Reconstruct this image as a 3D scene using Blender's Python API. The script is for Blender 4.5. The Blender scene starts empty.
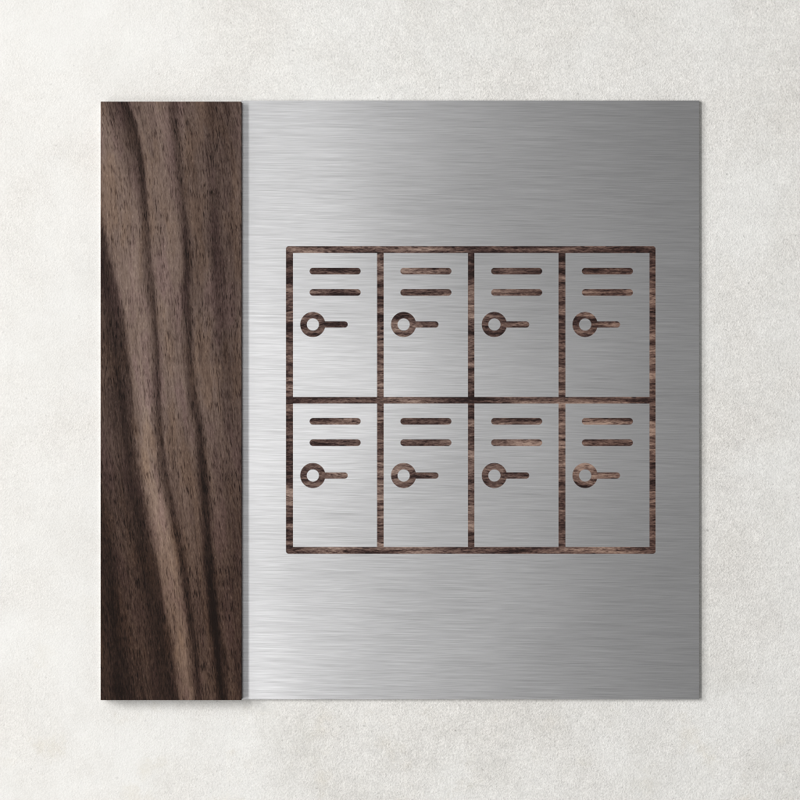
import bpy, bmesh, math

scene = bpy.context.scene
scene.render.engine = 'CYCLES'
C = scene.collection
PX = 1.0 / 3000.0            # one photograph pixel in metres on the sign (the sign is 20 cm square)
BASE = 700.0                 # photograph row of the sign's lower edge: local z = 0

def P(px, py):
    """a point of the sign's face, local to the sign's base"""
    return ((px - 400.0) * PX, (BASE - py) * PX)

# ------------------------------------------------------------------ outlines
def rrect(x0, y0, x1, y1, r=0.0, seg=10):
    if r <= 0.01:
        return [(x0, y0), (x1, y0), (x1, y1), (x0, y1)]
    pts = []
    for cx, cy, a0 in ((x0 + r, y0 + r, 180), (x1 - r, y0 + r, 270), (x1 - r, y1 - r, 0), (x0 + r, y1 - r, 90)):
        for i in range(seg + 1):
            a = math.radians(a0 + 90.0 * i / seg)
            pts.append((cx + r * math.cos(a), cy + r * math.sin(a)))
    return pts

def pill(x0, y0, x1, y1):
    return rrect(x0, y0, x1, y1, (y1 - y0) / 2 - 0.02, 14)

def circle(cx, cy, r, n=64):
    return [(cx + r * math.cos(2 * math.pi * i / n), cy + r * math.sin(2 * math.pi * i / n)) for i in range(n)]

def latch(cx, cy, R, hh, xe):
    """ring with a straight round-ended handle to the right (outer outline)"""
    a = math.asin(hh / R)
    pts = []
    n = 60
    for i in range(n + 1):
        t = a + (2 * math.pi - 2 * a) * i / n
        pts.append((cx + R * math.cos(t), cy + R * math.sin(t)))
    for i in range(15):
        t = -math.pi / 2 + math.pi * i / 14
        pts.append((xe - hh + hh * math.cos(t), cy + hh * math.sin(t)))
    return pts

def grow(loop, d):
    """offset a closed outline outward by d pixels (inward when d < 0)"""
    n = len(loop)
    area = sum(loop[i][0] * loop[(i + 1) % n][1] - loop[(i + 1) % n][0] * loop[i][1] for i in range(n))
    s = 1.0 if area > 0 else -1.0
    out = []
    for i in range(n):
        p0, p1, p2 = loop[i - 1], loop[i], loop[(i + 1) % n]
        e1 = (p1[0] - p0[0], p1[1] - p0[1]); e2 = (p2[0] - p1[0], p2[1] - p1[1])
        l1 = math.hypot(*e1) or 1e-9; l2 = math.hypot(*e2) or 1e-9
        n1 = (e1[1] / l1 * s, -e1[0] / l1 * s); n2 = (e2[1] / l2 * s, -e2[0] / l2 * s)
        m = (n1[0] + n2[0], n1[1] + n2[1]); k = 1 + n1[0] * n2[0] + n1[1] * n2[1]
        k = max(k, 0.35)
        out.append((p1[0] + m[0] / k * d, p1[1] + m[1] / k * d))
    return out

def sheet(name, loops, back, front, bevel, mat, parent):
    """flat piece with holes: outlines in photograph pixels, extruded from back to front (metres off the wall)"""
    cu = bpy.data.curves.new(name + '_outline', 'CURVE')
    cu.dimensions = '2D'
    cu.fill_mode = 'BOTH'
    cu.extrude = (front - back) / 2 - bevel
    cu.bevel_depth = bevel
    cu.bevel_resolution = 1
    cu.offset = -bevel
    for lp in loops:
        sp = cu.splines.new('POLY')
        sp.points.add(len(lp) - 1)
        for p, (x, y) in zip(sp.points, lp):
            X, Z = P(x, y)
            p.co = (X, Z, 0, 1)
        sp.use_cyclic_u = True
    tmp = bpy.data.objects.new(name + '_outline', cu)
    C.objects.link(tmp)
    dg = bpy.context.evaluated_depsgraph_get()
    me = bpy.data.meshes.new_from_object(tmp.evaluated_get(dg))
    C.objects.unlink(tmp); bpy.data.objects.remove(tmp); bpy.data.curves.remove(cu)
    mid = (front + back) / 2
    for v in me.vertices:
        x, z, d = v.co
        v.co = (x, -(d + mid), z)
    bm = bmesh.new(); bm.from_mesh(me)
    bmesh.ops.remove_doubles(bm, verts=bm.verts, dist=1e-6)
    bmesh.ops.recalc_face_normals(bm, faces=bm.faces)
    bm.to_mesh(me); bm.free()
    me.name = name
    me.materials.clear(); me.materials.append(mat)
    for p in me.polygons:
        p.use_smooth = False
    o = bpy.data.objects.new(name, me)
    C.objects.link(o); o.parent = parent
    return o

# ------------------------------------------------------------------ node helpers
class G:
    def __init__(self, name):
        self.m = bpy.data.materials.new(name); self.m.use_nodes = True
        self.t = self.m.node_tree; self.t.nodes.clear()
        self.out = self.t.nodes.new('ShaderNodeOutputMaterial')
        self.b = self.t.nodes.new('ShaderNodeBsdfPrincipled')
        self.t.links.new(self.b.outputs[0], self.out.inputs[0])
    def put(self, sock, v):
        if isinstance(v, bpy.types.NodeSocket): self.t.links.new(v, sock)
        elif v is not None: sock.default_value = v
    def math(self, op, a, b=None, c=None, clamp=False):
        n = self.t.nodes.new('ShaderNodeMath'); n.operation = op; n.use_clamp = clamp
        for s, v in zip(n.inputs, (a, b, c)): self.put(s, v)
        return n.outputs[0]
    def add(self, a, b): return self.math('ADD', a, b)
    def sub(self, a, b): return self.math('SUBTRACT', a, b)
    def mul(self, a, b): return self.math('MULTIPLY', a, b)
    def mad(self, a, b, c): return self.math('MULTIPLY_ADD', a, b, c)
    def rng(self, v, a, b, c=0.0, d=1.0, smooth=True):
        n = self.t.nodes.new('ShaderNodeMapRange'); n.interpolation_type = 'SMOOTHSTEP' if smooth else 'LINEAR'; n.clamp = True
        for s, x in zip(n.inputs[:5], (v, a, b, c, d)): self.put(s, x)
        return n.outputs[0]
    def xyz(self, x, y, z=0.0):
        n = self.t.nodes.new('ShaderNodeCombineXYZ')
        for s, v in zip(n.inputs, (x, y, z)): self.put(s, v)
        return n.outputs[0]
    def noise(self, vec, scale=1.0, detail=2.0, rough=0.5, dist=0.0):
        n = self.t.nodes.new('ShaderNodeTexNoise'); n.noise_dimensions = '3D'
        self.put(n.inputs['Vector'], vec); n.inputs['Scale'].default_value = scale
        n.inputs['Detail'].default_value = detail; n.inputs['Roughness'].default_value = rough
        n.inputs['Distortion'].default_value = dist
        return n.outputs[0]
    def mix(self, f, a, b, mode='MIX'):
        n = self.t.nodes.new('ShaderNodeMix'); n.data_type = 'RGBA'; n.blend_type = mode
        self.put(n.inputs[0], f)
        for s, v in ((n.inputs[6], a), (n.inputs[7], b)):
            if isinstance(v, tuple): v = (v[0], v[1], v[2], 1.0)
            self.put(s, v)
        return n.outputs[2]
    def ramp(self, f, stops):
        n = self.t.nodes.new('ShaderNodeValToRGB'); e = n.color_ramp.elements
        while len(e) < len(stops): e.new(0.5)
        for k, (p, c) in zip(e, stops): k.position = p; k.color = (c[0], c[1], c[2], 1)
        self.put(n.inputs[0], f); return n.outputs[0]
    def curve(self, v, pts):
        """v and the values in pixels, both 0..800"""
        n = self.t.nodes.new('ShaderNodeFloatCurve'); cv = n.mapping.curves[0]
        n.mapping.extend = 'HORIZONTAL'
        pts = [(a / 800.0, b / 800.0) for a, b in pts]
        while len(cv.points) < len(pts): cv.points.new(0.5, 0.5)
        for p, (a, b) in zip(cv.points, pts): p.location = (a, b); p.handle_type = 'AUTO_CLAMPED'
        n.mapping.update()
        self.put(n.inputs['Value'], self.math('MULTIPLY', v, 1 / 800.0))
        return self.math('MULTIPLY', n.outputs[0], 800.0)
    def bump(self, h, strength, dist):
        n = self.t.nodes.new('ShaderNodeBump'); n.inputs['Strength'].default_value = strength
        n.inputs['Distance'].default_value = dist; self.put(n.inputs['Height'], h)
        self.put(self.b.inputs['Normal'], n.outputs[0])
    def uv(self):
        """object coordinates as photograph pixels: u to the right, v down"""
        n = self.t.nodes.new('ShaderNodeTexCoord'); s = self.t.nodes.new('ShaderNodeSeparateXYZ')
        self.t.links.new(n.outputs['Object'], s.inputs[0])
        return self.mad(s.outputs[0], 3000.0, 400.0), self.mad(s.outputs[2], -3000.0, BASE), self.mul(s.outputs[1], 3000.0)
    def set(self, **k):
        for n, v in k.items():
            n = n.replace('_', ' ')
            if isinstance(v, tuple): v = (v[0], v[1], v[2], 1.0)
            self.put(self.b.inputs[n], v)

def srgb(r, g, b):
    f = lambda c: (c / 255 / 12.92) if c / 255 < 0.04045 else ((c / 255 + 0.055) / 1.055) ** 2.4
    return (f(r), f(g), f(b))

# ------------------------------------------------------------------ plaster
def plaster():
    g = G('fine_white_plaster'); u, v, w = g.uv()
    p = g.xyz(u, v, w)
    fine = g.noise(p, 0.42, 4.0, 0.8)
    sand = g.noise(g.xyz(u, v, 300.0), 0.62, 1.0, 0.6)
    grit = g.noise(p, 0.12, 6.0, 0.8, 0.4)
    big = g.noise(p, 0.0065, 5.0, 0.6, 0.3)
    big2 = g.noise(g.xyz(g.add(u, 913.0), v, w), 0.012, 4.0, 0.6)
    spots = g.noise(g.xyz(g.add(u, 377.0), v, 40.0), 0.022, 4.0, 0.65)
    # the trowelled left side is smoother, the rest sandier
    coarse = g.math('ADD', g.rng(u, 60.0, 420.0, 0.25, 0.8), g.mul(g.sub(big, 0.5), 1.6), clamp=True)
    col = g.mix(g.rng(big, 0.35, 0.68), (0.832, 0.827, 0.806), (0.818, 0.80, 0.768))
    low = g.mul(g.rng(v, 540.0, 800.0), 0.55)
    stain = g.mul(g.rng(spots, 0.54, 0.74), g.mad(g.rng(v, 560.0, 760.0), 0.85, 0.15))
    col = g.mix(g.mul(stain, 0.5), col, (0.74, 0.70, 0.62))
    col = g.mix(g.mul(g.rng(big2, 0.45, 0.75), g.mad(low, 0.9, 0.3)), col, (0.73, 0.715, 0.68))
    cloud = g.noise(g.xyz(u, v, 140.0), 0.03, 4.0, 0.65)
    tone = g.mad(g.sub(fine, 0.5), g.mad(coarse, 0.68, 0.12), 1.0)
    tone = g.mul(tone, g.mad(g.sub(sand, 0.5), g.mad(coarse, 0.30, 0.07), 1.0))
    tone = g.mul(tone, g.mad(g.sub(grit, 0.5), g.mad(coarse, 0.58, 0.05), 1.0))
    tone = g.mul(tone, g.mad(g.sub(cloud, 0.5), g.mad(coarse, 0.16, 0.04), 1.0))
    pits = g.rng(g.noise(g.xyz(u, v, 91.0), 0.21, 1.0, 0.5), 0.275, 0.20)
    tone = g.mul(tone, g.sub(1.0, g.mul(pits, g.mad(coarse, 0.26, 0.08))))
    col = g.mix(1.0, col, g.xyz(tone, tone, tone), 'MULTIPLY')
    g.set(Base_Color=col, Roughness=0.92)
    g.put(g.b.inputs['Specular IOR Level'], 0.15)
    h = g.add(g.mul(g.add(fine, g.mul(sand, 0.6)), g.mad(coarse, 0.7, 0.2)), g.mul(grit, g.mad(coarse, 0.8, 0.15)))
    g.bump(h, 0.75, 0.0006)
    return g.m

# ------------------------------------------------------------------ brushed steel
def steel():
    g = G('brushed_steel'); u, v, w = g.uv()
    wav = g.noise(g.xyz(u, v, w), 0.012, 2.0, 0.5)
    tilt = 0.022
    vv = g.add(g.sub(v, g.mul(u, tilt)), g.mul(wav, 1.2))
    f1 = g.noise(g.xyz(g.mul(u, 0.014), g.mul(vv, 1.25), 3.0), 1.0, 3.0, 0.75)
    f2 = g.noise(g.xyz(g.mul(u, 0.016), g.mul(vv, 2.1), 17.0), 1.0, 2.0, 0.7)
    f3 = g.noise(g.xyz(g.mul(u, 0.0035), g.mul(vv, 0.22), 29.0), 1.0, 4.0, 0.7)
    s = g.add(g.add(g.mul(g.sub(f1, 0.5), 0.65), g.mul(g.sub(f2, 0.5), 0.75)), g.mul(g.sub(f3, 0.5), 0.22))
    tone = g.mad(s, 0.72, 0.60)
    col = g.xyz(g.mul(tone, 0.988), g.mul(tone, 0.99), g.mul(tone, 1.008))
    g.set(Base_Color=col, Metallic=1.0, Roughness=g.mad(s, -0.12, 0.34))
    # the sheet is not dead flat: a slight bow and soft waves
    geo = g.t.nodes.new('ShaderNodeNewGeometry')
    lx = g.noise(g.xyz(u, g.mul(v, 1.3), 77.0), 0.0045, 2.0, 0.5)
    lz = g.noise(g.xyz(u, v, 177.0), 0.0045, 2.0, 0.5)
    du = g.sub(u, 320.0)
    nx = g.add(g.add(g.mul(du, 0.00015), g.mul(g.mul(du, du), 0.00000034)), g.add(g.mul(g.sub(lx, 0.5), 0.07), g.mul(s, -0.035)))
    dv = g.mul(g.sub(v, 430.0), 1 / 130.0)
    nx = g.sub(nx, g.mul(g.math('EXPONENT', g.mul(g.mul(dv, dv), -1.0)), 0.022))
    nx = g.sub(nx, g.mul(g.sub(v, 400.0), 0.00006))
    nz = g.add(g.mul(g.sub(lz, 0.5), 0.08), g.mul(g.sub(f2, 0.5), 0.10))
    va = g.t.nodes.new('ShaderNodeVectorMath'); va.operation = 'ADD'
    g.put(va.inputs[0], geo.outputs['Normal']); g.put(va.inputs[1], g.xyz(nx, 0.0, nz))
    vn = g.t.nodes.new('ShaderNodeVectorMath'); vn.operation = 'NORMALIZE'
    g.put(vn.inputs[0], va.outputs[0]); g.put(g.b.inputs['Normal'], vn.outputs[0])
    return g.m

# ------------------------------------------------------------------ walnut strip (upright grain)
VEIN_A = [(95, 124), (106, 128), (140, 139), (192, 145), (255, 149.5), (332, 156), (400, 160), (460, 164), (512, 174), (564, 184), (622, 192), (705, 201)]
VEIN_B = [(95, 175), (142, 177.5), (192, 182.5), (242, 187.5), (345, 190), (395, 195), (450, 202), (525, 208), (587, 213), (648, 218), (705, 224)]
VEIN_C = [(95, 60), (200, 96), (230, 103), (272, 112), (332, 125), (400, 131), (466, 137), (509, 145), (564, 156), (622, 166), (705, 179)]
VEIN_D = [(95, 40), (450, 86), (535, 103), (590, 111), (655, 119), (705, 123)]
VEIN_E = [(95, 211), (200, 214), (300, 219), (400, 226), (520, 234), (705, 243)]
VEIN_F = [(95, 227), (300, 232), (500, 246), (705, 262)]

def walnut():
    g = G('dark_walnut'); u, v, w = g.uv()
    wob = g.noise(g.xyz(g.mul(u, 0.05), g.mul(v, 0.018), 1.0), 1.0, 3.0, 0.55)
    wob2 = g.noise(g.xyz(g.mul(u, 0.25), g.mul(v, 0.06), 7.0), 1.0, 3.0, 0.6)
    uu = g.add(u, g.add(g.mul(g.sub(wob, 0.5), 4.0), g.mul(g.sub(wob2, 0.5), 3.5)))
    ca = g.curve(v, VEIN_A); cb = g.curve(v, VEIN_B); cc = g.curve(v, VEIN_C)
    cd = g.curve(v, VEIN_D); ce = g.curve(v, VEIN_E); cf = g.curve(v, VEIN_F)
    flow = g.sub(u, g.mul(g.add(ca, cb), 0.5))          # coordinate across the grain
    def vein(c, wl, wr):
        d = g.sub(uu, c)
        t = g.math('MAXIMUM', g.math('DIVIDE', d, wr), g.math('DIVIDE', d, g.mul(wl, -1.0) if not isinstance(wl, (int, float)) else -wl))
        return g.math('EXPONENT', g.mul(g.mul(t, t), -1.0))
    up = g.rng(v, 110.0, 420.0, 1.0, 0.0)
    da = g.mul(vein(ca, g.rng(v, 100.0, 210.0, 24.0, 7.0), 3.2), g.rng(v, 90.0, 330.0, 1.0, 0.75))
    db = g.mul(vein(cb, 6.0, 4.2), g.rng(v, 95.0, 480.0, 0.72, 1.0))
    dd = vein(cd, 14.0, 12.0)
    de = g.mul(vein(ce, 6.0, 7.0), g.rng(v, 120.0, 560.0, 0.5, 0.25))
    df = g.mul(vein(cf, 8.0, 8.0), 0.3)
    # wide dark growth band ending sharply on the bright band beside it
    dc = vein(cc, 22.0, 3.0)
    left = g.math('SUBTRACT', 1.0, g.rng(g.sub(uu, cc), -8.0, 5.0))
    slow = g.noise(g.xyz(g.mul(flow, 0.045), g.mul(v, 0.006), 21.0), 1.0, 3.0, 0.55)
    mid = g.noise(g.xyz(g.mul(flow, 0.16), g.mul(v, 0.014), 31.0), 1.0, 3.0, 0.6)
    light = g.add(0.675, g.add(g.mul(g.sub(slow, 0.5), 0.34), g.mul(g.sub(mid, 0.5), 0.38)))
    bright = g.mul(g.mul(g.rng(g.sub(uu, cc), 2.0, 14.0), g.rng(g.sub(uu, ca), 2.0, -10.0)), g.rng(v, 180.0, 520.0, 0.25, 1.0))
    light = g.add(light, g.mul(bright, 0.21))
    between = g.mul(g.rng(g.sub(uu, ca), -2.0, 8.0), g.rng(v, 380.0, 640.0))
    light = g.sub(light, g.mul(between, 0.13))
    light = g.sub(light, g.mul(g.rng(g.sub(uu, cb), -4.0, 12.0), g.rng(v, 200.0, 600.0, 0.14, 0.03)))
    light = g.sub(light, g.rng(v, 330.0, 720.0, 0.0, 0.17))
    light = g.sub(light, g.mul(left, g.rng(v, 230.0, 640.0, 0.24, 0.17)))
    for d, k in ((da, 0.44), (db, 0.42), (dc, 0.25), (dd, 0.28), (de, 0.40), (df, 0.40)):
        light = g.sub(light, g.mul(d, k))
    # pores: short dark dashes that follow the grain, and finer fibres
    pv = g.xyz(g.mul(flow, 0.95), g.mul(v, 0.085), 5.0)
    pores = g.rng(g.noise(pv, 1.0, 2.0, 0.65), 0.49, 0.33)
    pv2 = g.xyz(g.mul(flow, 0.55), g.mul(v, 0.022), 15.0)
    pores2 = g.rng(g.noise(pv2, 1.0, 3.0, 0.6), 0.47, 0.30)
    fib = g.noise(g.xyz(g.mul(flow, 1.3), g.mul(v, 0.14), 9.0), 1.0, 3.0, 0.75)
    fleck = g.rng(g.noise(g.xyz(g.mul(flow, 0.6), g.mul(v, 0.2), 19.0), 1.0, 1.0, 0.5), 0.64, 0.76)
    light = g.add(light, g.add(g.mul(g.sub(fib, 0.5), 0.75), g.mul(fleck, 0.14)))
    patch = g.rng(g.noise(g.xyz(g.mul(flow, 0.06), g.mul(v, 0.02), 81.0), 1.0, 2.0, 0.5), 0.3, 0.68, 0.35, 1.15)
    light = g.sub(light, g.add(g.mul(g.mul(pores, patch), 0.36), g.mul(pores2, 0.16)))
    col = g.ramp(light, [(0.0, srgb(22, 13, 10)), (0.25, srgb(54, 40, 35)), (0.5, srgb(89, 73, 66)),
                         (0.75, srgb(120, 102, 93)), (1.0, srgb(151, 132, 120))])
    hue = g.noise(g.xyz(g.mul(flow, 0.05), g.mul(v, 0.012), 51.0), 1.0, 3.0, 0.6)
    warm = g.mul(g.rng(hue, 0.48, 0.66), 0.6)
    cold = g.mul(g.rng(hue, 0.5, 0.34), 0.6)
    col = g.mix(warm, col, g.mix(1.0, col, (1.06, 0.99, 0.86), 'MULTIPLY'))
    col = g.mix(cold, col, g.mix(1.0, col, (1.0, 0.93, 1.05), 'MULTIPLY'))
    col = g.mix(g.rng(v, 380.0, 640.0), col, g.mix(1.0, col, (1.06, 0.98, 0.88), 'MULTIPLY'))
    g.set(Base_Color=col, Roughness=0.65)
    g.put(g.b.inputs['Specular IOR Level'], 0.1)
    g.bump(g.sub(fib, g.add(g.mul(pores, 0.9), g.mul(pores2, 0.5))), 0.25, 0.0002)
    return g.m

# ------------------------------------------------------------------ walnut inlay (level grain)
def inlay():
    g = G('walnut_inlay'); u, v, w = g.uv()
    wv = g.noise(g.xyz(g.mul(u, 0.01), g.mul(v, 0.05), 2.0), 1.0, 2.0, 0.5)
    vv = g.add(v, g.mul(wv, 10.0))
    band = g.noise(g.xyz(g.mul(u, 0.016), g.mul(vv, 0.15), 33.0), 1.0, 4.0, 0.62)
    broad = g.noise(g.xyz(g.mul(u, 0.006), g.mul(vv, 0.025), 43.0), 1.0, 2.0, 0.5)
    pores = g.rng(g.noise(g.xyz(g.mul(u, 0.10), g.mul(vv, 0.75), 61.0), 1.0, 2.0, 0.55), 0.46, 0.33)
    fib = g.noise(g.xyz(g.mul(u, 0.25), g.mul(vv, 1.2), 71.0), 1.0, 3.0, 0.7)
    light = g.add(g.rng(v, 250.0, 420.0, 0.39, 0.50), g.add(g.mul(g.sub(band, 0.5), 2.6), g.mul(g.sub(broad, 0.5), 0.9)))
    light = g.add(light, g.sub(g.mul(g.sub(fib, 0.5), 1.4), g.mul(pores, 0.45)))
    col = g.ramp(light, [(0.05, srgb(34, 23, 22)), (0.3, srgb(66, 49, 46)), (0.6, srgb(105, 85, 78)), (1.0, srgb(156, 135, 124))])
    col = g.mix(g.rng(u, 430.0, 640.0, 0.0, 0.8), col, g.mix(1.0, col, (1.04, 0.96, 0.90), 'MULTIPLY'))
    g.set(Base_Color=col, Roughness=0.62)
    g.put(g.b.inputs['Specular IOR Level'], 0.1)
    g.bump(g.sub(fib, pores), 0.2, 0.0002)
    return g.m

M_wall, M_steel, M_wood, M_inlay = plaster(), steel(), walnut(), inlay()

# ------------------------------------------------------------------ the wall
def wall():
    bm = bmesh.new()
    X, Z = 0.75, 0.7
    n = 6
    vs = [[bm.verts.new((-X + 2 * X * i / n, 0.0, 0.1 - Z + 2 * Z * j / n)) for j in range(n + 1)] for i in range(n + 1)]
    for i in range(n):
        for j in range(n):
            bm.faces.new((vs[i][j], vs[i + 1][j], vs[i + 1][j + 1], vs[i][j + 1]))
    bmesh.ops.recalc_face_normals(bm, faces=bm.faces)
    if bm.faces[:] and bm.faces[0:1] and list(bm.faces)[0].normal.y > 0:
        bmesh.ops.reverse_faces(bm, faces=bm.faces)
    me = bpy.data.meshes.new('wall'); bm.to_mesh(me); bm.free()
    me.materials.append(M_wall)
    o = bpy.data.objects.new('wall', me); C.objects.link(o)
    o.location = (0, 0, -0.1)
    o['kind'] = 'structure'
    o['label'] = 'off-white finely textured plaster wall behind the square sign'
    return o
wall()

# ------------------------------------------------------------------ the sign
sign = bpy.data.objects.new('door_sign', None)
sign.empty_display_size = 0.05
C.objects.link(sign)
sign.location = (0, 0, -0.1)
sign['label'] = 'square brushed steel sign with dark walnut strip and locker pictogram on white plaster wall'
sign['category'] = 'sign'

BACK, FACE = 0.0003, 0.0019          # steel sheet: just off the wall, 1.6 mm thick
STRIP = 0.0070                       # front of the walnut strip
INL = FACE - 0.000004                 # wood inlay, a hair below the steel

GRID = rrect(286.0, 246.2, 655.6, 553.8, 2.6, 6)
COLS = [(293.0, 377.0), (383.75, 468.0), (474.4, 558.6), (565.4, 649.5)]
ROWS = [(253.0, 397.0), (403.6, 547.0)]
plate = sheet('steel_plate', [[(102.0, 102.6), (241.0, 102.6), (241.0, 100.5), (699.1, 100.5), (699.1, 699.2), (102.0, 699.2)], GRID], BACK, FACE, 0.0, M_steel, sign)
GAP = -0.12
outline = sheet('locker_outline', [grow(GRID, -GAP)] + [grow(rrect(x0, y0, x1, y1), GAP) for y0, y1 in ROWS for x0, x1 in COLS],
                BACK + 0.0001, INL, 0.0, M_inlay, sign)
outline['label'] = 'dark walnut grid lines inlaid in the steel plate'

DX = 90.75
words = ('first', 'second', 'third', 'fourth')
for r, (y0, y1) in enumerate(ROWS):
    for c, (x0, x1) in enumerate(COLS):
        ox, oy = c * DX, r * 150.2
        ky = 324.5 + r * 151.0
        p1 = pill(309.6 + ox, 267.8 + oy, 360.7 + ox, 274.5 + oy)
        p2 = pill(309.6 + ox, 289.1 + oy, 360.7 + ox, 295.8 + oy)
        ko = latch(312.8 + ox, ky, 12.6, 3.2, 347.8 + ox)
        ki = circle(312.9 + ox, ky, 6.1)
        panel = sheet('locker_panel', [rrect(x0, y0, x1, y1), p1, p2, ko, ki], BACK, FACE, 0.0, M_steel, sign)
        for p in (p1, p2):
            sheet('vent_slot', [grow(p, -GAP)], BACK + 0.0001, INL, 0.0, M_inlay, panel)
        sheet('latch', [grow(ko, -GAP), grow(ki, GAP)], BACK + 0.0001, INL, 0.0, M_inlay, panel)

kf = 1 - (STRIP - FACE) / 1.30       # measured on the strip's front, which stands nearer to the lens
strip = sheet('wood_strip', [rrect(400 - 299.4 * kf, 400 - 298.4 * kf, 400 - 158.6 * kf, 400 + 300.2 * kf, 0.25, 2)], FACE + 0.00002, STRIP, 0.00012, M_wood, sign)

# ------------------------------------------------------------------ camera
D = 1.30
cam = bpy.data.cameras.new('Camera'); co = bpy.data.objects.new('Camera', cam); C.objects.link(co)
co.location = (0, -D - FACE, 0); co.rotation_euler = (math.radians(90), 0, 0)
cam.sensor_width = 36.0; cam.sensor_fit = 'HORIZONTAL'
cam.lens = 36.0 * D / (800 * PX)
cam.clip_start = 0.01; cam.clip_end = 50
scene.camera = co

# ------------------------------------------------------------------ light
def lamp(name, loc, size, power, color, target=(0, 0, 0), size_y=None):
    li = bpy.data.lights.new(name, 'AREA'); li.energy = power; li.color = color
    li.shape = 'RECTANGLE' if size_y else 'DISK'; li.size = size
    if size_y: li.size_y = size_y
    o = bpy.data.objects.new(name, li); C.objects.link(o); o.location = loc
    from mathutils import Vector
    o.rotation_euler = (Vector(target) - Vector(loc)).to_track_quat('-Z', 'Y').to_euler()
    return o
lamp('key_lamp', (-0.70, -1.4, 0.10), 0.17, 14.0, (1.0, 0.99, 0.975), (0, 0, 0.03), 1.30)

lamp('side_lamp', (-2.10, -1.80, 0.60), 1.0, 38.5, (1.0, 0.99, 0.975), (0, 0, 0), 1.0)
lamp('soft_lamp', (-0.14, -1.25, 0.10), 0.12, 0.5, (1.0, 1.0, 1.0), (0, 0, 0), 0.70)

w = bpy.data.worlds.new('World'); scene.world = w; w.use_nodes = True
bg = w.node_tree.nodes['Background']
bg.inputs[0].default_value = (1.0, 0.995, 0.985, 1); bg.inputs[1].default_value = 0.27

scene.view_settings.view_transform = 'Standard'
scene.view_settings.look = 'None'
scene.view_settings.exposure = 0
scene.view_settings.gamma = 1

scene.cycles.pixel_filter_type = 'BLACKMAN_HARRIS'
scene.cycles.filter_width = 1.0
